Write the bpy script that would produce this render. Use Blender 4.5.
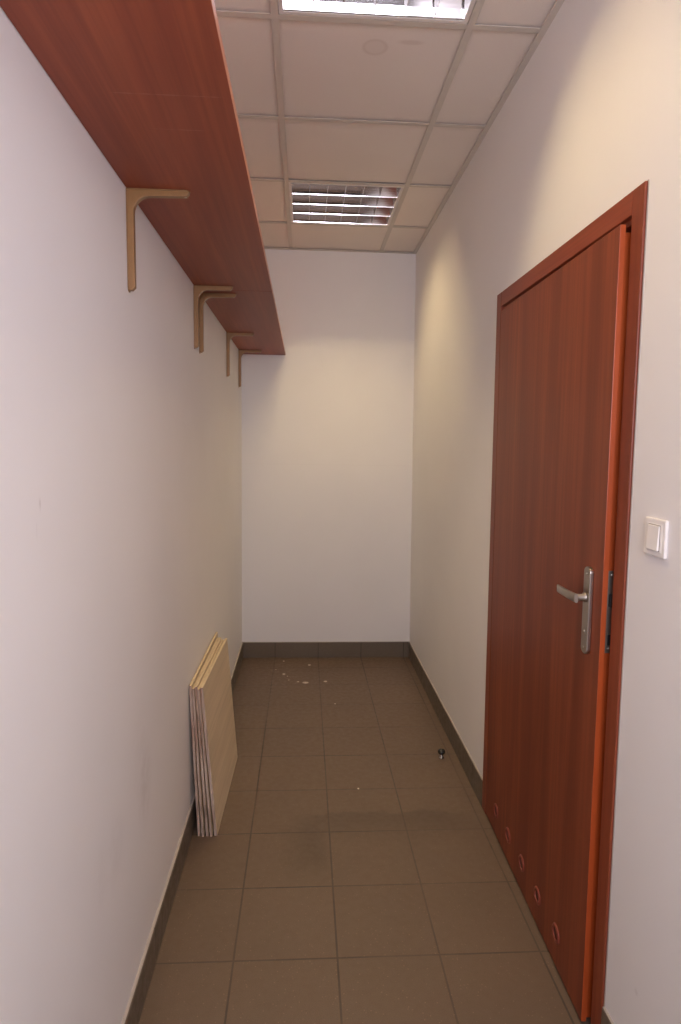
import bpy, bmesh, math
from mathutils import Vector, Matrix

# ------------------------------------------------------------------ set-up
scn = bpy.context.scene
for o in list(bpy.data.objects):
    bpy.data.objects.remove(o)
COL = scn.collection

# corridor measures (metres): x from the left wall, y from the camera to the back wall, z up
W, D, H = 1.166, 4.367, 2.792
YR = -0.75                      # rear end of the corridor, behind the camera
TS, TX, TY = 0.305, 0.5382, D - 0.5212      # floor tile size and one joint in x and in y
CX, CY0 = 0.3267, D - 0.4996                # ceiling grid: left main bar, first cross bar from the back
LEAN = 0.010                   # the right wall leans out slightly towards the floor
def wx(z): return W + (H - z) * LEAN

# camera
cam = bpy.data.cameras.new('camera'); co = bpy.data.objects.new('camera', cam); COL.objects.link(co)
R_ = Vector((0.99827375, -0.05686857, 0.01467944)); U_ = Vector((-0.00858412, 0.10597988, 0.99433122)); F_ = Vector((0.05810192, 0.99274077, -0.10530876))
m = Matrix((( R_.x, U_.x, -F_.x, 0.42750867), (R_.y, U_.y, -F_.y, 0.0), (R_.z, U_.z, -F_.z, 1.50567607), (0, 0, 0, 1)))
co.matrix_world = m
cam.sensor_fit = 'HORIZONTAL'; cam.sensor_width = 36.0; cam.lens = 631.1245 * 36.0 / 681.0
cam.clip_start = 0.02; cam.clip_end = 60
scn.camera = co

# world: soft daylight outside the opening behind the camera
wd = bpy.data.worlds.new('world'); scn.world = wd; wd.use_nodes = True
bg = wd.node_tree.nodes['Background']; bg.inputs[0].default_value = (0.80, 0.84, 1.0, 1); bg.inputs[1].default_value = 0.6

# daylight coming in through the opening in the rear wall
DAY = 27.0
la = bpy.data.lights.new('daylight', 'AREA'); la.shape = 'RECTANGLE'; la.size = 0.96; la.size_y = 1.04
la.energy = DAY; la.color = (0.925, 0.88, 1.0)
lo = bpy.data.objects.new('daylight', la); COL.objects.link(lo)
lo.location = (0.585, YR - 0.02, 1.82); lo.rotation_euler = (math.radians(90), 0, 0)   # faces +y

LAMP = 150.0                     # luminous strength of the fluorescent tubes
LAMPC = (1.0, 0.76, 0.40)

vs = scn.view_settings
vs.view_transform = 'Standard'; vs.look = 'None'; vs.gamma = 1.0; vs.exposure = 0.30; vs.use_curve_mapping = False
scn.display_settings.display_device = 'sRGB'
scn.cycles.max_bounces = 12; scn.cycles.diffuse_bounces = 6; scn.cycles.glossy_bounces = 6
scn.cycles.sample_clamp_indirect = 4.0
scn.cycles.blur_glossy = 0.2

# ------------------------------------------------------------------ materials
class NT:
    def __init__(s, name):
        s.m = bpy.data.materials.new(name); s.m.use_nodes = True
        s.t = s.m.node_tree; s.n = s.t.nodes; s.l = s.t.links
        s.b = s.n['Principled BSDF']
    def link(s, a, b): s.l.new(a, b)
    def put(s, sock, v):
        if isinstance(v, bpy.types.NodeSocket): s.l.new(v, sock)
        else: sock.default_value = v
    def math(s, op, a, b=0.0, c=0.0, clamp=False):
        n = s.n.new('ShaderNodeMath'); n.operation = op; n.use_clamp = clamp
        for i, v in enumerate((a, b, c)): s.put(n.inputs[i], v)
        return n.outputs[0]
    def ss(s, v, lo, hi, a=0.0, b=1.0):
        n = s.n.new('ShaderNodeMapRange'); n.interpolation_type = 'SMOOTHSTEP'
        for i, x in enumerate((v, lo, hi, a, b)): s.put(n.inputs[i], x)
        return n.outputs[0]
    def pos(s):
        n = s.n.new('ShaderNodeNewGeometry'); q = s.n.new('ShaderNodeSeparateXYZ'); s.link(n.outputs['Position'], q.inputs[0])
        return n.outputs['Position'], q.outputs
    def obj(s):
        return s.n.new('ShaderNodeTexCoord').outputs['Object']
    def mapping(s, v, scale, loc=(0, 0, 0)):
        n = s.n.new('ShaderNodeMapping'); s.put(n.inputs['Vector'], v); n.inputs['Scale'].default_value = scale; n.inputs['Location'].default_value = loc
        return n.outputs[0]
    def noise(s, v, scale, detail=3, rough=0.55, dist=0.0):
        n = s.n.new('ShaderNodeTexNoise'); s.put(n.inputs['Vector'], v); n.inputs['Scale'].default_value = scale
        n.inputs['Detail'].default_value = detail; n.inputs['Roughness'].default_value = rough; n.inputs['Distortion'].default_value = dist
        return n.outputs[0]
    def mix(s, f, a, b, mode='MIX'):
        n = s.n.new('ShaderNodeMix'); n.data_type = 'RGBA'; n.blend_type = mode
        s.put(n.inputs[0], f)
        for i, v in ((6, a), (7, b)):
            s.put(n.inputs[i], v if isinstance(v, bpy.types.NodeSocket) else (*v, 1.0))
        return n.outputs[2]
    def bump(s, h, strength, dist=0.002):
        n = s.n.new('ShaderNodeBump'); s.put(n.inputs['Height'], h); n.inputs['Strength'].default_value = strength; n.inputs['Distance'].default_value = dist
        s.link(n.outputs[0], s.b.inputs['Normal'])
    def fin(s, col=None, rough=None, metal=None, spec=None):
        if col is not None: s.put(s.b.inputs['Base Color'], col if isinstance(col, bpy.types.NodeSocket) else (*col, 1.0))
        if rough is not None: s.put(s.b.inputs['Roughness'], rough)
        if metal is not None: s.b.inputs['Metallic'].default_value = metal
        if spec is not None: s.b.inputs['Specular IOR Level'].default_value = spec
        return s.m
    def spot(s, P, c, r0, r1, sc=(1, 1, 1)):
        """1 inside a blotch round c (world), 0 outside"""
        a = s.n.new('ShaderNodeVectorMath'); a.operation = 'SUBTRACT'; s.link(P, a.inputs[0]); a.inputs[1].default_value = c
        b = s.n.new('ShaderNodeVectorMath'); b.operation = 'MULTIPLY'; s.link(a.outputs[0], b.inputs[0]); b.inputs[1].default_value = sc
        c_ = s.n.new('ShaderNodeVectorMath'); c_.operation = 'LENGTH'; s.link(b.outputs[0], c_.inputs[0])
        return s.ss(c_.outputs['Value'], r0, r1, 1.0, 0.0)

WALLC = (0.82, 0.80, 0.785)
def wall_mat(name, marks=(), seam=None):
    k = NT(name); P, q = k.pos()
    n1 = k.noise(P, 1.7, 3); n2 = k.noise(P, 60, 3)
    c = k.mix(k.ss(n1, 0.35, 0.7), WALLC, tuple(v * 0.975 for v in WALLC))
    for ctr, r0, r1, sc, amt in marks:
        f = k.math('MULTIPLY', k.spot(P, ctr, r0, r1, sc), k.ss(k.noise(P, 22, 3), 0.35, 0.65, 0.3, 1.0))
        c = k.mix(k.math('MULTIPLY', f, amt), c, (0.36, 0.30, 0.26))
    if seam:
        d = k.math('ABSOLUTE', k.math('SUBTRACT', q[2], seam))
        c = k.mix(k.ss(d, 0.0, 0.004, 0.05, 0.0), c, (0.4, 0.35, 0.32))
    k.bump(n2, 0.06, 0.002)
    return k.fin(c, 0.62, spec=0.35)

def floor_mat(name, tone, marks=False):
    k = NT(name); P, q = k.pos()
    def line(ax, o):
        u = k.math('DIVIDE', k.math('SUBTRACT', q[ax], o), TS)
        fr = k.math('FRACT', k.math('ADD', u, 100.5))
        return k.math('MULTIPLY', k.math('ABSOLUTE', k.math('SUBTRACT', fr, 0.5)), TS), k.math('FLOOR', k.math('ADD', u, 100.0))
    dx, ix = line(0, TX); dy, iy = line(1, TY)
    g = k.math('MINIMUM', dx, dy)
    grout = k.ss(g, 0.0018, 0.0038, 1.0, 0.0)
    cb = k.n.new('ShaderNodeCombineXYZ'); k.link(ix, cb.inputs[0]); k.link(iy, cb.inputs[1])
    wn = k.n.new('ShaderNodeTexWhiteNoise'); k.link(cb.outputs[0], wn.inputs[0])
    base = k.mix(wn.outputs['Value'], tone, tuple(v * 0.93 for v in tone))
    base = k.mix(k.ss(k.noise(P, 3.2, 4), 0.3, 0.72, 0, 0.7), base, tuple(v * 0.84 for v in tone))
    base = k.mix(k.ss(k.noise(P, 380, 2), 0.42, 0.62, 0, 0.6), base, tuple(v * 0.72 for v in tone))
    vo = k.n.new('ShaderNodeTexVoronoi'); k.link(P, vo.inputs['Vector']); vo.inputs['Scale'].default_value = 70
    base = k.mix(k.ss(vo.outputs['Distance'], 0.06, 0.16, 0.55, 0), base, tuple(min(1, v * 1.9) for v in tone))
    gl = k.ss(k.noise(P, 2.3, 3), 0.45, 0.70)
    gcol = k.mix(gl, (0.040, 0.033, 0.027), tuple(v * 0.62 for v in tone))
    c = k.mix(k.math('MULTIPLY', grout, k.ss(k.noise(P, 1.6, 2), .35, .62, .9, .5)), base, gcol)
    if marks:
        # darker patch with an edge of its own near the middle of the floor
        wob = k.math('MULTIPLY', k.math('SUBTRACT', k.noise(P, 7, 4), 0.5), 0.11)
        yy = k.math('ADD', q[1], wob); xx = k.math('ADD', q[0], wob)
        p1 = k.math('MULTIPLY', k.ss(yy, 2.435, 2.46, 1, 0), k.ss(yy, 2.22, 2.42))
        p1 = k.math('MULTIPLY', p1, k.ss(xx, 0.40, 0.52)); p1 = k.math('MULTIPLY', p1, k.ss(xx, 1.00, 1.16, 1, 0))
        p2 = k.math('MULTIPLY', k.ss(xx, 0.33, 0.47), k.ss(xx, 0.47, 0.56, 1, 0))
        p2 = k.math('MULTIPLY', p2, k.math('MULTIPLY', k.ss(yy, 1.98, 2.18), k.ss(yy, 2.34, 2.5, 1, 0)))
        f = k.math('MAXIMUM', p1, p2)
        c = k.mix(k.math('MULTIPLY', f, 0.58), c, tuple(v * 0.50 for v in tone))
        dn = k.noise(P, 90, 2)
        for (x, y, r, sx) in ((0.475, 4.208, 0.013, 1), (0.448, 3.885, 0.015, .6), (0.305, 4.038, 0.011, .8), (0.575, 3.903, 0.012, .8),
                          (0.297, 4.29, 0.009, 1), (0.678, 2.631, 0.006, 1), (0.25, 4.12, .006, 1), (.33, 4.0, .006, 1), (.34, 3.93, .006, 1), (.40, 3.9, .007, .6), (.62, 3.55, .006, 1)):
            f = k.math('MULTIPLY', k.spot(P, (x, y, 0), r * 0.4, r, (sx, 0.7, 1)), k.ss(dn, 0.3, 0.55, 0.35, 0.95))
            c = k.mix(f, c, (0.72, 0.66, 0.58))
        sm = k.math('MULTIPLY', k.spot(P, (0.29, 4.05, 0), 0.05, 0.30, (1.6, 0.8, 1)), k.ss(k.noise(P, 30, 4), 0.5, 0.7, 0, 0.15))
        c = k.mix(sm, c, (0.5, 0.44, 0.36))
    h = k.math('SUBTRACT', k.math('MULTIPLY', k.noise(P, 260, 2), 0.25), grout)
    k.bump(h, 0.25, 0.0015)
    return k.fin(c, k.ss(k.noise(P, 40, 3), 0.3, 0.7, 0.42, 0.56), spec=0.42)

def wood_mat(name, a, b, axis, rough=0.30, seed=0.0, spec=0.5, scuffs=()):
    k = NT(name); O = k.obj()
    sc = [9.0, 9.0, 9.0]; sc[axis] = 0.45
    big = k.noise(k.mapping(O, tuple(sc), (seed, seed * 2, seed)), 1.0, 5, 0.6, 0.6)
    sc2 = [70.0, 70.0, 70.0]; sc2[axis] = 1.2
    fine = k.noise(k.mapping(O, tuple(sc2), (seed, 0, 0)), 1.0, 3, 0.6, 0.2)
    c = k.mix(k.ss(big, 0.32, 0.66), a, b)
    c = k.mix(k.ss(fine, 0.4, 0.68, 0, 0.38), c, tuple(v * 0.72 for v in b))
    P, q = k.pos()
    for y, x0, x1 in scuffs:
        d = k.math('ABSOLUTE', k.math('SUBTRACT', q[1], y))
        f = k.math('MULTIPLY', k.ss(d, 0.0, 0.0022, 1, 0), k.math('MULTIPLY', k.ss(q[0], x0, x0 + .03), k.ss(q[0], x1 - .03, x1, 1, 0)))
        c = k.mix(k.math('MULTIPLY', f, k.ss(k.noise(P, 60, 2), .4, .6, .1, .30)), c, (0.55, 0.30, 0.22))
    k.bump(fine, 0.03, 0.001)
    return k.fin(c, rough, spec=spec)

def plain(name, col, rough=0.5, metal=0.0, nz=0.06, scale=40, bump=0.0, spec=0.5):
    k = NT(name); O = k.obj(); n = k.noise(O, scale, 3)
    c = k.mix(k.ss(n, 0.3, 0.7), col, tuple(v * (1 - nz) for v in col))
    if bump: k.bump(n, bump, 0.001)
    return k.fin(c, rough, metal, spec)

M = {}
M['wall_l'] = wall_mat('wall_paint_left', [((0, 1.666, .575), .01, .10, (1, 1, .6), .16), ((0, 1.40, .56), .01, .10, (1, 1, .8), .08), ((0, 1.29, .57), .01, .08, (1, 1, .8), .07),
                                         ((0, 1.046, 1.402), .001, .008, (1, 1.6, .5), .5), ((0, 1.62, .72), .01, .10, (1, 1, .5), .05), ((0, 1.03, 1.36), .001, .006, (1, 2, .3), .3)])
M['wall_r'] = wall_mat('wall_paint_right', [((wx(1.0), 1.19, 1.0), .01, .05, (1, 1, 1), .06), ((wx(.5), 1.27, .28), .002, .012, (1, 1, 1), .25)])
M['wall_b'] = wall_mat('wall_paint_back', seam=1.37)
M['wall'] = wall_mat('wall_paint')
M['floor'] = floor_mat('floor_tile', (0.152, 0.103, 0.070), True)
M['base'] = floor_mat('baseboard_tile', (0.165, 0.130, 0.094))
M['caulk'] = plain('white_caulk', (0.46, 0.41, 0.36), 0.6)
M['door'] = wood_mat('door_laminate', (0.275, 0.066, 0.026), (0.175, 0.038, 0.016), 2, 0.45, 3.1, .32)
M['frame'] = wood_mat('frame_laminate', (0.250, 0.060, 0.026), (0.190, 0.042, 0.019), 2, 0.42, 7.7, .35)
M['edge'] = wood_mat('door_edge_band', (0.46, 0.085, 0.017), (0.40, 0.070, 0.015), 2, 0.35, 1.7)
M['shelf'] = wood_mat('shelf_laminate', (0.350, 0.084, 0.035), (0.235, 0.049, 0.024), 1, 0.45, 5.3, .32, ((1.178, .08, .29), (1.30, .12, .24)))
M['shelf_edge'] = wood_mat('shelf_edge_band', (0.50, 0.19, 0.105), (0.44, 0.16, 0.09), 1, 0.35, 2.2)
M['brass'] = plain('ochre_bracket_paint', (0.29, 0.155, 0.060), 0.34, 0.2, 0.08)
M['screw'] = plain('screw_steel', (0.62, 0.58, 0.52), 0.3, 1.0)
M['nickel'] = plain('satin_nickel', (0.50, 0.46, 0.41), 0.33, 1.0, 0.05)
M['steel'] = plain('lock_steel', (0.40, 0.38, 0.32), 0.42, 1.0, 0.1)
M['black'] = plain('dark_recess', (0.012, 0.010, 0.009), 0.7)
M['vent'] = plain('vent_ring_plastic', (0.24, 0.050, 0.028), 0.42)
M['ventshade'] = plain('vent_inside_shade', (0.15, 0.030, 0.018), 0.6)  # darker brown carries the shade inside the vent holes
M['plate'] = plain('switch_plastic', (0.86, 0.83, 0.79), 0.30, 0, 0.02)
M['tee'] = plain('ceiling_bar_paint', (0.60, 0.55, 0.49), 0.5, 0, 0.03)
M['white_metal'] = plain('luminaire_white_paint', (0.76, 0.72, 0.68), 0.4, 0, 0.02)
M['mirror'] = plain('mirror_louvre', (0.88, 0.87, 0.88), 0.09, 1.0, 0.02)
M['alu'] = plain('dull_aluminium', (0.50, 0.49, 0.48), 0.35, 1.0, 0.03)
M['rubber'] = plain('stop_dark_rubber', (0.012, 0.011, 0.010), 0.22)
M['chrome'] = plain('stop_chrome', (0.35, 0.32, 0.28), 0.22, 1.0)
M['bface'] = wood_mat('board_face', (0.70, 0.575, 0.41), (0.63, 0.505, 0.35), 1, 0.55, 4.4, 0.3)

k = NT('ceiling_tile'); P, q = k.pos()
c = k.mix(k.ss(k.noise(P, 2.0, 2), .3, .7), (0.80, 0.735, 0.675), (0.77, 0.705, 0.645))
c = k.mix(k.ss(k.noise(P, 420, 2), .55, .7, 0, .25), c, (0.42, 0.37, 0.33))
rg = k.math('MULTIPLY', k.spot(P, (0.647, 2.202, H), .040, .048), k.spot(P, (0.647, 2.202, H), .030, .036), 0)
ring = k.math('SUBTRACT', k.spot(P, (0.647, 2.202, H), .036, .048, (1, 1, 0)), k.math('MULTIPLY', k.spot(P, (0.647, 2.202, H), .026, .038, (1, 1, 0)), 0.6))
c = k.mix(k.math('MULTIPLY', ring, 0.22), c, (0.40, 0.28, 0.20))
c = k.mix(k.math('MULTIPLY', k.spot(P, (0.76, 2.168, H), .02, .05, (.9, 3.0, 0)), 0.20), c, (0.40, 0.28, 0.20))
k.bump(k.noise(P, 300, 2), 0.15, 0.001)
M['tile'] = k.fin(c, 0.9, spec=0.2)

k = NT('board_edge'); O = k.obj()
n = k.noise(k.mapping(O, (140, 12, 5)), 1, 4)
c = k.mix(k.ss(n, .35, .65), (0.33, 0.225, 0.17), (0.56, 0.455, 0.375))
c = k.mix(k.ss(k.noise(k.mapping(O, (60, 10, 3), (2, 2, 2)), 1, 3), .5, .68, 0, .55), c, (0.26, 0.11, 0.075))
k.bump(n, 0.6, 0.002)
M['bedge'] = k.fin(c, 0.85, spec=0.2)
k = NT('board_top'); O = k.obj()
c = k.mix(k.ss(k.noise(O, 30, 3), .3, .7), (0.68, 0.56, 0.37), (0.60, 0.47, 0.29)); M['btop'] = k.fin(c, 0.6, spec=.3)

k = NT('lit_tube'); k.b.inputs['Base Color'].default_value = (0.9, 0.85, 0.75, 1)
k.b.inputs['Emission Color'].default_value = (*LAMPC, 1); k.b.inputs['Emission Strength'].default_value = LAMP; M['tube'] = k.m
M['tube_off'] = plain('unlit_tube', (0.85, 0.84, 0.80), 0.25)

# ------------------------------------------------------------------ mesh helpers
def B(): return bmesh.new()
def box(bm, x0, x1, y0, y1, z0, z1, mi=0):
    v = [bm.verts.new((x, y, z)) for z in (z0, z1) for y in (y0, y1) for x in (x0, x1)]
    for f in ((0, 2, 3, 1), (4, 5, 7, 6), (0, 1, 5, 4), (2, 6, 7, 3), (0, 4, 6, 2), (1, 3, 7, 5)):
        bm.faces.new([v[i] for i in f]).material_index = mi
    return v
def prism(bm, pts, lift, mi=0):
    """extrude a closed outline (3-D points in one plane) by the vector lift"""
    a = [bm.verts.new(p) for p in pts]; b = [bm.verts.new(Vector(p) + Vector(lift)) for p in pts]
    n = len(pts)
    bm.faces.new(a); bm.faces.new(b[::-1])
    for i in range(n): bm.faces.new((a[i], b[i], b[(i + 1) % n], a[(i + 1) % n]))
    for f in bm.faces: f.material_index = f.material_index or mi
def lathe(bm, prof, n=24, ctr=(0, 0, 0), ax='z', mi=0):
    """prof: (radius, height) along the axis"""
    rings = []
    for r, h in prof:
        ring = []
        for i in range(n):
            a = 2 * math.pi * i / n; u, v = r * math.cos(a), r * math.sin(a)
            p = (u, v, h) if ax == 'z' else ((h, u, v) if ax == 'x' else (u, h, v))
            ring.append(bm.verts.new((ctr[0] + p[0], ctr[1] + p[1], ctr[2] + p[2])))
        rings.append(ring)
    for a, b in zip(rings, rings[1:]):
        for i in range(n):
            f = bm.faces.new((a[i], a[(i + 1) % n], b[(i + 1) % n], b[i])); f.material_index = mi; f.smooth = True
    for ring, p in ((rings[0], prof[0]), (rings[-1], prof[-1])):
        if p[0] > 1e-5: bm.faces.new(ring).material_index = mi
def link(name, bm, mats, parent=None, loc=(0, 0, 0), bevel=0.0, seg=2, rot=None, smooth=False):
    bmesh.ops.recalc_face_normals(bm, faces=bm.faces)
    me = bpy.data.meshes.new(name); bm.to_mesh(me); bm.free()
    for mt in (mats if isinstance(mats, (list, tuple)) else [mats]): me.materials.append(mt)
    o = bpy.data.objects.new(name, me); COL.objects.link(o); o.location = loc
    if rot: o.rotation_euler = rot
    if parent: o.parent = parent
    if smooth:
        for p in me.polygons: p.use_smooth = True
    if bevel:
        b = o.modifiers.new('bevel', 'BEVEL'); b.width = bevel; b.segments = seg; b.limit_method = 'ANGLE'; b.angle_limit = math.radians(40)
        b.harden_normals = False
    return o
def empty(name, loc, rot=(0, 0, 0), parent=None):
    o = bpy.data.objects.new(name, None); COL.objects.link(o); o.location = loc; o.rotation_euler = rot; o.empty_display_size = .1
    if parent: o.parent = parent
    return o
def tag(o, label, cat, group=None):
    o['label'] = label; o['category'] = cat
    if group: o['group'] = group
    return o
def struct(o, label=None, cat=None):
    o['kind'] = 'structure'
    if label: o['label'] = label
    if cat: o['category'] = cat
    return o
def dup(root, loc):
    r = root.copy(); COL.objects.link(r); r.location = loc
    for ch in list(root.children):
        c = ch.copy(); COL.objects.link(c); c.parent = r
        for g in ch.children:
            d = g.copy(); COL.objects.link(d); d.parent = c
    return r

# ------------------------------------------------------------------ the shell
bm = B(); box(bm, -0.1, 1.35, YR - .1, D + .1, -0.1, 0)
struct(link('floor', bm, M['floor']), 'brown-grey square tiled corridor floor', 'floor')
bm = B(); box(bm, -0.1, 0, YR - .1, D + .1, 0, H + .16)
struct(link('wall_left', bm, M['wall_l']), 'white painted wall carrying the long shelf', 'wall')
bm = B(); box(bm, 0, 1.35, D, D + .1, 0, H + .16)
struct(link('wall_back', bm, M['wall_b']), 'plain white end wall of the corridor', 'wall')

DY0, DY1, DZ = 1.405, 2.472, 2.090          # outer edges of the door frame
OY0, OY1, OZ = DY0 + .022, DY1 - .022, DZ - .022   # opening in the wall
bm = B()
def wbox(y0, y1, z0, z1, a=0.0, b=0.17):
    v = [bm.verts.new((wx(z) + (a if i == 0 else b), y, z)) for z in (z0, z1) for y in (y0, y1) for i in (0, 1)]
    for f in ((0, 2, 3, 1), (4, 5, 7, 6), (0, 1, 5, 4), (2, 6, 7, 3), (0, 4, 6, 2), (1, 3, 7, 5)): bm.faces.new([v[i] for i in f])
wbox(YR - .1, OY0, 0, H + .16); wbox(OY1, D, 0, H + .16); wbox(OY0, OY1, OZ, H + .16); wbox(OY0, OY1, 0, OZ, .14, .17)
struct(link('wall_right', bm, M['wall_r']), 'white painted wall with the red-brown door', 'wall')

bm = B()    # rear wall, behind the camera, with the opening the daylight comes through
box(bm, 0, .10, YR - .1, YR, 0, H + .16); box(bm, 1.07, 1.19, YR - .1, YR, 0, H + .16)
box(bm, .10, 1.07, YR - .1, YR, 0, 1.28); box(bm, .10, 1.07, YR - .1, YR, 2.36, H + .16)
M['dark_wall'] = plain('dark_rear_wall', (0.10, 0.075, 0.06), 0.6)  # dark tone chosen so the louvre mirrors have something dark to reflect
struct(link('wall_rear', bm, M['dark_wall']), 'unseen wall behind the viewer, kept dark for the louvre reflections, with a window opening', 'wall')

# baseboards of floor tile
BH = 0.112
def baseboard(name, pts, lab):
    bm = B(); x0, x1, y0, y1 = pts; box(bm, x0, x1, y0, y1, 0, BH)
    o = struct(link(name, bm, M['base'], bevel=.0015), lab, 'baseboard')
    return o
baseboard('baseboard_left', (0, .010, YR, D), 'dark tile baseboard along the left wall')
baseboard('baseboard_back', (.010, wx(0) - .009, D - .010, D), 'dark tile baseboard along the end wall')
baseboard('baseboard_right', (wx(0) - .009, wx(0) + .001, DY1 + .001, D - .010), 'dark tile baseboard beyond the door')
baseboard('baseboard_near', (wx(0) - .009, wx(0) + .001, YR, DY0 - .001), 'dark tile baseboard on the near side of the door')
bm = B(); box(bm, 0, .007, YR, D, BH, BH + .0022); box(bm, .007, wx(0) - .006, D - .007, D, BH, BH + .0022)
box(bm, wx(0) - .0065, wx(0), DY1 + .001, D - .007, BH, BH + .0022); box(bm, wx(0) - .0065, wx(0), YR, DY0 - .001, BH, BH + .0022)
struct(link('trim_1', bm, M['caulk']), 'thin pale filler line along the top of the baseboard', 'trim')

# ceiling: mineral tiles lying on a bar grid
rows = [CY0 - .6 * i for i in range(0, 10)]           # cross bars, from the back
bars_x = [CX, CX + .6]
lum_rows = {0: 'far', 3: 'near'}                        # cell between rows[i+1] and rows[i]
bm = B()
xs = [0.0, CX, CX + .6, wx(H) + .01]
ys = [D] + rows + [YR]
for j in range(len(ys) - 1):
    if ys[j + 1] < YR: y0 = YR
    else: y0 = ys[j + 1]
    y1 = ys[j]
    if y1 <= YR: break
    for i in range(3):
        if i == 1 and (j - 1) in lum_rows: continue
        g = .003
        box(bm, xs[i] + g, xs[i + 1] - g, y0 + g, y1 - g, H + .008, H + .022)
struct(link('ceiling', bm, M['tile'], bevel=.0), 'suspended ceiling of pale mineral tiles', 'ceiling')
bm = B(); box(bm, -.05, 1.32, YR - .1, D + .1, H + .16, H + .2)
struct(link('ceiling_slab', bm, M['wall']), 'slab above the suspended ceiling', 'ceiling')
bm = B()
t = .012
for x in bars_x: box(bm, x - t, x + t, YR, D - .002, H, H + .0025)
for y in rows:
    if y > YR:
        for a, b in ((.0, CX - t), (CX + t, CX + .6 - t), (CX + .6 + t, W)): box(bm, a, b, y - t, y + t, H + .0004, H + .0028)
struct(link('trim_2', bm, M['tee'], bevel=.0), 'grid of pale metal ceiling bars', 'ceiling bars')
bm = B()
box(bm, 0, .022, YR, D, H - .0015, H + .003); box(bm, W - .022, W + .001, YR, D, H - .0015, H + .003); box(bm, .022, W - .022, D - .022, D, H - .0015, H + .003)
struct(link('trim_3', bm, M['tee']), 'pale metal angle strip where ceiling meets wall', 'trim')

# ------------------------------------------------------------------ luminaires
def luminaire(cx, cy, label, lit):
    r = tag(empty('recessed_ceiling_light', (cx, cy, H)), label, 'ceiling light', 'louvred ceiling lights')
    S = .274; O = .2865
    bm = B()     # white tray: flange, box above with dull aluminium inside
    box(bm, -O, O, S, O, .0006, .005); box(bm, -O, O, -O, -S, .0006, .005); box(bm, -O, -S, -S, S, .0006, .005); box(bm, S, O, -S, S, .0006, .005)
    box(bm, -O, -S - .001, -O, O, .006, .140); box(bm, S + .001, O, -O, O, .006, .140); box(bm, -S, S, -O, -S - .001, .006, .140); box(bm, -S, S, S + .001, O, .006, .140)
    box(bm, -O, O, -O, O, .140, .143)
    bm.normal_update()
    for f in bm.faces:
        if f.calc_center_median().z > .0055: f.material_index = 1
    link('housing', bm, [M['white_metal'], M['alu']], r)
    p = 2 * S / 4; hh = .065
    for i in range(5):          # long mirror ridges running across the corridor
        bm = B(); yc = -S + i * p
        prof = [(.0010, 0)]
        N = 6
        for s in range(N + 1):
            u = (hh - .004) * s / N; prof.append((.0021 + .46 * u + 3.2 * u * u, .004 + u))
        prof += [(.032, .100), (.014, .136)]; zt_ = .136
        L = [(-w, z) for w, z in prof[::-1]] if i > 0 else [(0.0, zt_), (0.0, 0)]
        Rr = [(w, z) for w, z in prof] if i < 4 else [(0.0, 0), (0.0, zt_)]
        pts = [(-S, yc + a, b + .002) for a, b in L + Rr]
        if i in (0, 4): pts = [q_ for n_, q_ in enumerate(pts)]
        prism(bm, pts, (2 * S, 0, 0))
        bmesh.ops.remove_doubles(bm, verts=bm.verts, dist=1e-6)
        o = link('mirror_reflector', bm, M['mirror'], r)
    c = 2 * S / 6
    proto = None
    for i in range(4):          # cross blades hung between the ridges
        for j in range(7):
            xc = -S + j * c
            bm = B(); y0 = -S + i * p; y1 = y0 + p
            w0, w1 = .0007, .0070; zt = .052
            a = -1 if j > 0 else 0; b = 1 if j < 6 else 0
            pr = [(a * w1, zt), (a * w1 * .55, zt * .6), (a * w0, 0), (b * w0 if b else -w0 * 0, 0), (b * w1 * .55, zt * .6), (b * w1, zt)]
            if j == 0: pr = [(0, zt), (0, 0), (w0, 0), (w1 * .55, zt * .6), (w1, zt)]
            if j == 6: pr = [(-w1, zt), (-w1 * .55, zt * .6), (-w0, 0), (0, 0), (0, zt)]
            pts = [(xc + u, y0 + .002, z + .0022) for u, z in pr]
            prism(bm, pts, (0, p - .004, 0))
            link('louvre_blade', bm, M['mirror'], r)
    for i in range(4):
        bm = B(); yc = -S + (i + .5) * p
        lathe(bm, [(.004, -S + .004), (.012, -S + .008), (.012, S - .008), (.004, S - .004)], 14, (0, yc, .088), 'x')
        link('tube', bm, M['tube'] if i in lit else M['tube_off'], r)
    return r
luminaire(CX + .3, rows[0] - .3, 'square recessed ceiling light with mirrored louvre nearest the end wall', (1, 3))
luminaire(CX + .3, rows[3] - .3, 'square recessed ceiling light cut off by the top edge of the photo', (0, 1))

# ------------------------------------------------------------------ the door
TH = -math.atan(LEAN)
door = struct(empty('door_1', (wx(0), DY0, 0), (0, TH, 0)), 'red-brown laminate door standing slightly ajar in its frame', 'door')
FI0, FI1, FZ = .053, DY1 - DY0 - .055, DZ - .054     # inner edges, measured from the near outer edge
FW = DY1 - DY0
bm = B()
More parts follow.
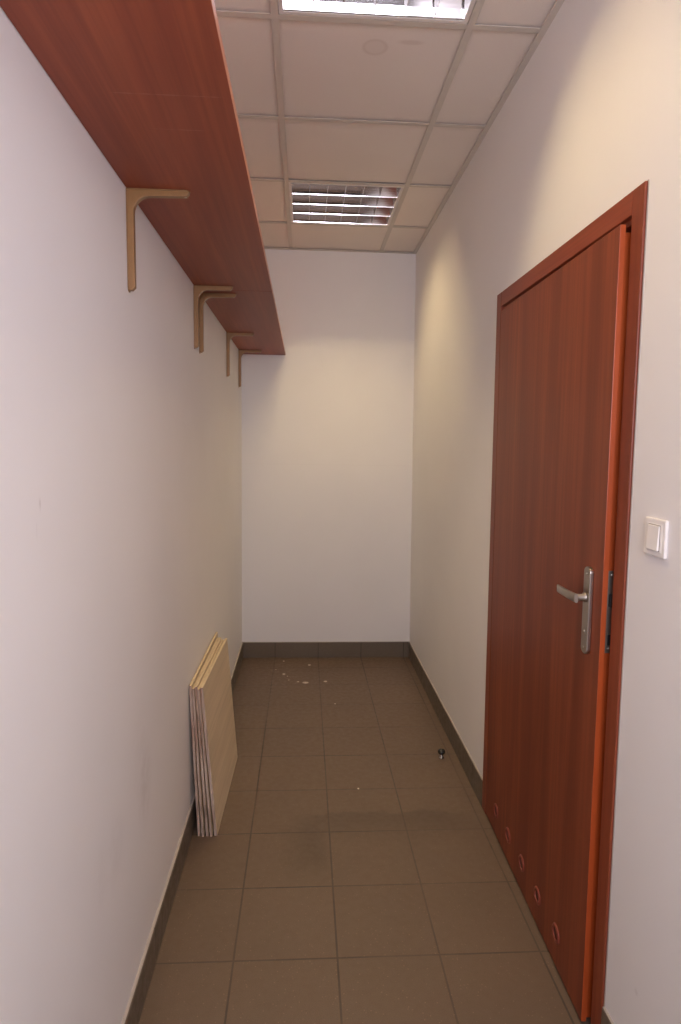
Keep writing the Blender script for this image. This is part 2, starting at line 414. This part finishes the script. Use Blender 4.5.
# near jamb: face board, rebate behind
def jamb(pts): 
    prism(bm, [(x, y, 0) for x, y in pts], (0, 0, DZ))
jamb([(-.008, 0), (-.008, FI0), (.006, FI0), (.006, FI0 + .013), (.045, FI0 + .013), (.045, FI0 + .026), (.13, FI0 + .026), (.13, .024), (-.001, .024), (-.001, 0)])
link('frame_jamb', bm, M['frame'], door, bevel=.0025)
bm = B()
jamb([(-.008, FW), (-.008, FI1), (.006, FI1), (.006, FI1 - .013), (.045, FI1 - .013), (.045, FI1 - .026), (.13, FI1 - .026), (.13, FW - .024), (-.001, FW - .024), (-.001, FW)])
link('frame_jamb', bm, M['frame'], door, bevel=.0025)
bm = B()
prism(bm, [(x, FI0 + .0005, z) for x, z in [(-.0078, DZ), (-.0078, FZ), (.006, FZ), (.006, FZ - .013), (.045, FZ - .013), (.045, FZ - .026), (.13, FZ - .026), (.13, DZ - .024), (-.001, DZ - .024), (-.001, DZ)]], (0, FI1 - FI0 - .001, 0))
link('frame_head', bm, wood_mat('head_laminate', (0.270, 0.060, 0.026), (0.205, 0.042, 0.019), 1, 0.42, 7.7, .35), door, bevel=.0025)
bm = B(); box(bm, -.0015, 0, -.0018, 0, 0, DZ + .0015); box(bm, -.0015, 0, 0, FW, DZ, DZ + .0015)
link('filler_bead', bm, M['caulk'], door)

# leaf: origin at the hinge line, local -y runs towards the camera
LW, LZ = .947, 2.018
bm = B()
box(bm, 0, .0140, -LW, 0, .010, LZ, 0)
box(bm, .0140, .0400, -LW + .013, -.013, .008, LZ - .013, 0)
for f in bm.faces:
    n = f.calc_center_median()
    if abs(f.normal.y) > .9 and n.y < -LW + .02: pass
bm.faces.ensure_lookup_table(); bm.normal_update()
for f in bm.faces:
    cc = f.calc_center_median()
    if cc.y < -LW + .0005: f.material_index = 1
    if abs(cc.y + LW - .013) < .0005: f.material_index = 1
leaf = link('leaf', bm, [M['door'], M['edge']], door, (-.0085, FI1 - .003, 0), bevel=.0015, rot=(0, 0, math.radians(-1.2)))
leaf['label'] = 'red-brown door leaf with vertical grain'
# vent rings low on the leaf
yh = [2.270, 2.116, 1.961, 1.807, 1.652]
for i, y in enumerate(yh):
    bm = B(); yl = y - DY0 - FI1 + .003
    lathe(bm, [(.0165, -.0004), (.0165, -.003), (.0185, -.0042), (.0215, -.0045), (.0255, -.003), (.0268, 0.0)], 28, (0, 0, 0), 'x')
    for f in [f for f in bm.faces if len(f.verts) > 4]: bm.faces.remove(f)
    v = link('vent_ring', bm, M['vent'], leaf, (0, yl, .107))
    bm = B(); lathe(bm, [(.0001, -.0006), (.0168, -.0006), (.0168, 0)], 24, (0, 0, 0), 'x')
    link('vent_hole_shade', bm, M['ventshade'], leaf, (0, yl, .107))  # flat disc, hole shade painted as darker brown
# handle plate
PY = -LW + .0670; PZ0, PZ1 = .984, 1.210
bm = B(); rr = .0185; pts = []
for a in range(0, 181, 15): pts.append((0, PY + rr * math.cos(math.radians(a)), PZ1 - rr * .75 + rr * .75 * math.sin(math.radians(a))))
for a in range(180, 361, 15): pts.append((0, PY + rr * math.cos(math.radians(a)), PZ0 + rr * .75 + rr * .75 * math.sin(math.radians(a))))
prism(bm, [p for p in pts], (-.0105, 0, 0))
pl = link('handle_plate', bm, M['nickel'], leaf, bevel=.0025, seg=3)
pl['label'] = 'long satin nickel handle plate'
for z in (PZ1 - .018, PZ0 + .018, 1.043):
    bm = B(); lathe(bm, [(.0001, -.0122), (.0028, -.0120), (.0036, -.0105)], 14, (0, 0, 0), 'x')
    link('plate_screw', bm, M['screw'], leaf, (0, PY, z))
# lever
LZc = 1.131
bm = B()
lathe(bm, [(.0125, -.0100), (.0125, -.016), (.0085, -.018), (.0085, -.040)], 22, (0, PY, LZc), 'x')
N = 12; path = []
for s in range(N + 1):
    f = s / N
    path.append((-.040 - .003 * math.sin(f * math.pi) + .006 * f * f, PY - .014 + .140 * f, LZc - .005 * f * f, .0115 - .0010 * f, .0040 - .0010 * f))
ringv = []
for (x, y, z, hz, hx) in path:
    ring = []
    for a in range(12):
        t_ = 2 * math.pi * a / 12; cu, su = math.cos(t_), math.sin(t_)
        ring.append(bm.verts.new((x + hx * math.copysign(abs(cu) ** .5, cu), y, z + hz * math.copysign(abs(su) ** .5, su))))
    ringv.append(ring)
for a, b in zip(ringv, ringv[1:]):
    for i in range(12): bm.faces.new((a[i], a[(i + 1) % 12], b[(i + 1) % 12], b[i])).smooth = True
bm.faces.new(ringv[0]); bm.faces.new(ringv[-1])
link('lever_handle', bm, M['nickel'], leaf)['label'] = 'satin nickel lever curving back towards the leaf'
# lock faceplate on the edge of the leaf
ye = -LW + .013
bm = B(); box(bm, .0180, .0385, ye - .0022, ye + .001, 1.003, 1.210)
link('lock_faceplate', bm, M['steel'], leaf, bevel=.0008)
bm = B(); box(bm, .0215, .0350, ye - .0100, ye + .001, 1.120, 1.152)
link('latch_bolt', bm, M['black'], leaf, bevel=.002)
bm = B(); box(bm, .0235, .0335, ye - .0030, ye + .001, 1.022, 1.050)
link('dead_bolt', bm, M['black'], leaf, bevel=.001)
for z in (1.199, 1.014):
    bm = B(); lathe(bm, [(.0001, -.0036), (.003, -.0034), (.004, -.002)], 12, (0, 0, 0), 'y')
    link('faceplate_screw', bm, M['screw'], leaf, (.028, ye, z))

# ------------------------------------------------------------------ light switch
sz = 1.283; sw = tag(empty('light_switch', (wx(1.32), 1.291, 1.320), (0, TH, 0)), 'white square rocker light switch on the right wall beside the door', 'light switch')
bm = B(); box(bm, -.0075, 0, -.0405, .0405, -.0405, .0405)
link('wall_plate', bm, M['plate'], sw, bevel=.003, seg=3)
bm = B(); box(bm, -.0082, -.0070, -.0290, .0290, -.0300, .0300)
link('inner_frame', bm, M['plate'], sw, bevel=.0012)
bm = B()
v = box(bm, -.0120, -.0078, -.0215, .0215, -.0265, .0265)
for q_ in v:
    if q_.co.x < -.010: q_.co.x += (-.0015 if q_.co.z < 0 else .0015)
link('rocker', bm, M['plate'], sw, bevel=.0012)
bm = B(); box(bm, -.0086, -.0081, -.0228, .0228, -.0278, .0278)
link('rocker_gap_shade', bm, plain('switch_gap_shade', (.22, .18, .16), .7), sw)  # dark sheet, paints the shade in the gap round the rocker

# ------------------------------------------------------------------ shelf boards and brackets
SZ, SD = 2.104, .296
def shelf(y0, y1, lab):
    bm = B(); box(bm, .001, SD, y0, y1, 0, .018)
    bm.normal_update()
    for f in bm.faces:
        if f.normal.x > .9: f.material_index = 1
    o = link('shelf_board', bm, [M['shelf'], M['shelf_edge']], None, (0, 0, SZ), bevel=.0008, seg=1)
    return tag(o, lab, 'shelf', 'shelf boards along the left wall')
shelf(-.60, 2.576, 'long red-brown shelf board overhead along the left wall, nearest the viewer')
shelf(2.578, D - .003, 'red-brown shelf board reaching the end wall, beyond the joint')

def bracket_mesh():
    HB, LB_, tk, wd_ = .238, .150, .0022, .012
    bm = B()
    # back flange: plate against the wall and under the shelf
    pts = []
    for s in range(0, 9):
        a = math.pi * s / 8
        pts.append((0, wd_ * math.cos(a), -HB + wd_ - wd_ * math.sin(a)))
    pl_ = [(0, wd_, 0), *pts, (0, -wd_, 0)]
    prism(bm, [(x + .0006, y, z - .0005) for x, y, z in pl_], (tk, 0, 0))
    tp = []
    for s in range(0, 9):
        a = math.pi * s / 8
        tp.append((LB_ - wd_ + wd_ * math.sin(a), wd_ * math.cos(a), -.0006))
    prism(bm, [(.0006, wd_, -.0006), *tp, (.0006, -wd_, -.0006)], (0, 0, -tk))
    # raised rib with a generous inside fillet
    rb, d, R = .0080, .0160, .038
    prof = [(.001, -.001), (LB_ - .006, -.001), (LB_ - .003, -.006), (LB_ - .010, -d + .002)]
    for s in range(0, 9):
        a = math.pi / 2 * s / 8
        prof.append((d + R - R * math.sin(a), -d - R + R * math.cos(a)))
    prof += [(d, -HB + .011), (.009, -HB + .004), (.001, -HB + .004)]
    prism(bm, [(x + .0008, -rb, z) for x, z in prof], (0, 2 * rb, 0))
    return bm
bproto = link('shelf_bracket', bracket_mesh(), M['brass'], None, (0, 1.602, SZ), bevel=.0036, seg=3)
def screw(parent, loc, ax):
    bm = B(); lathe(bm, [(.0036, 0), (.0034, .0014 if ax == 'x' else -.0014), (.0001, .002 if ax == 'x' else -.002)], 12, (0, 0, 0), ax)
    return link('screw', bm, M['screw'], parent, loc)
screw(bproto, (.0125, 0, -.224), 'x'); screw(bproto, (.138, 0, -.0125), 'z')
brs = [(1.602, 'ochre metal shelf bracket nearest the viewer, standing alone under the shelf'),
       (2.520, 'ochre shelf bracket of the close pair just on the near side of the board joint'),
       (2.640, 'ochre shelf bracket of the close pair just beyond the board joint'),
       (3.540, 'ochre shelf bracket second from the end wall'),
       (4.172, 'ochre shelf bracket closest to the end wall')]
for i, (y, lab) in enumerate(brs):
    o = bproto if i == 0 else dup(bproto, (0, y, SZ))
    tag(o, lab, 'shelf bracket', 'brackets under the shelf')

# ------------------------------------------------------------------ boards leaning on the left wall
import random
random.seed(4)
def board(x0b, x0t, y0, y1, zt, tk, lab, far_dx=0.0, y1t=None, ragged=0.0):
    """leaning board; x0b / x0t outer face at foot and top, inner face tk behind"""
    y1t = y1 if y1t is None else y1t
    NZ, NY = 14, 14
    bm = B(); ln = math.hypot(x0b - x0t, zt); nx, nz = zt / ln, (x0b - x0t) / ln
    def P(u, v, side):                # u along y, v up
        x = x0b + (x0t - x0b) * v + far_dx * u; z = zt * v * (1 - .012 * u)
        y = y0 + (y1 + (y1t - y1) * v - y0) * u
        jy = jz = 0
        if ragged and u == 0 and 0 < v < 1: jy = random.uniform(-1, 1) * ragged * (1 if v > .3 else 2.2)
        if side: x -= nx * tk; z -= nz * tk * 0
        return (x, y + jy, max(z, 0))
    random.seed(int(x0b * 1000))
    A = [[bm.verts.new(P(i / NY, j / NZ, 0)) for j in range(NZ + 1)] for i in range(NY + 1)]
    random.seed(int(x0b * 1000) + 5)
    C = [[bm.verts.new(P(i / NY, j / NZ, 1)) for j in range(NZ + 1)] for i in range(NY + 1)]
    for i in range(NY):
        for j in range(NZ):
            bm.faces.new((A[i][j], A[i + 1][j], A[i + 1][j + 1], A[i][j + 1])); bm.faces.new((C[i][j], C[i][j + 1], C[i + 1][j + 1], C[i + 1][j]))
    for i in range(NY):
        bm.faces.new((A[i][0], C[i][0], C[i + 1][0], A[i + 1][0])).material_index = 1
        bm.faces.new((A[i][NZ], A[i + 1][NZ], C[i + 1][NZ], C[i][NZ])).material_index = 2
    for j in range(NZ):
        bm.faces.new((A[0][j], A[0][j + 1], C[0][j + 1], C[0][j])).material_index = 1
        bm.faces.new((A[NY][j], C[NY][j], C[NY][j + 1], A[NY][j + 1])).material_index = 1
    o = link('wooden_board', bm, [M['bface'], M['bedge'], M['btop']])
    # origin at the foot
    off = Vector((x0b, (y0 + y1) / 2, 0)); o.data.transform(Matrix.Translation(-off)); o.location = off
    return tag(o, lab, 'board', 'boards leaning on the left wall')
board(.0400, .0125, 2.312, 2.935, .600, .0088, 'pale board leaning against the left wall, innermost of the stack touching the wall', .002, 3.02, .0015)
board(.0550, .0228, 2.308, 2.925, .590, .0082, 'pale board leaning in the stack, second out from the left wall', .005, 2.965, .002)
board(.0715, .0335, 2.311, 2.925, .595, .0085, 'pale board in the middle of the leaning stack', .007, 2.95, .003)
board(.0870, .0435, 2.307, 2.915, .588, .0082, 'pale board leaning in the stack, just behind the outermost one', .009, 2.94, .0015)
board(.1050, .0550, 2.312, 2.930, .592, .0105, 'outermost pale board of the leaning stack, its whole cream face showing', .014, 2.945, .0006)

# ------------------------------------------------------------------ door stop on the floor
st = tag(empty('door_stop', (1.106, 2.895, 0)), 'small dark round door stop with chrome foot on the floor near the right wall', 'door stop')
bm = B(); lathe(bm, [(.0135, 0), (.0135, .003), (.0095, .006), (.0075, .010), (.0075, .020)], 24)
link('metal_foot', bm, M['chrome'], st)
bm = B(); prof = [(.0001, .018)] + [(.0185 * math.sin(math.pi * s / 12), .031 - .0140 * math.cos(math.pi * s / 12)) for s in range(1, 12)] + [(.0001, .044)]
lathe(bm, prof, 26); link('rubber_head', bm, M['rubber'], st)
bm = B(); lathe(bm, [(.0035, .0432), (.0032, .0452), (.0001, .046)], 14); link('cap_screw', bm, M['chrome'], st)
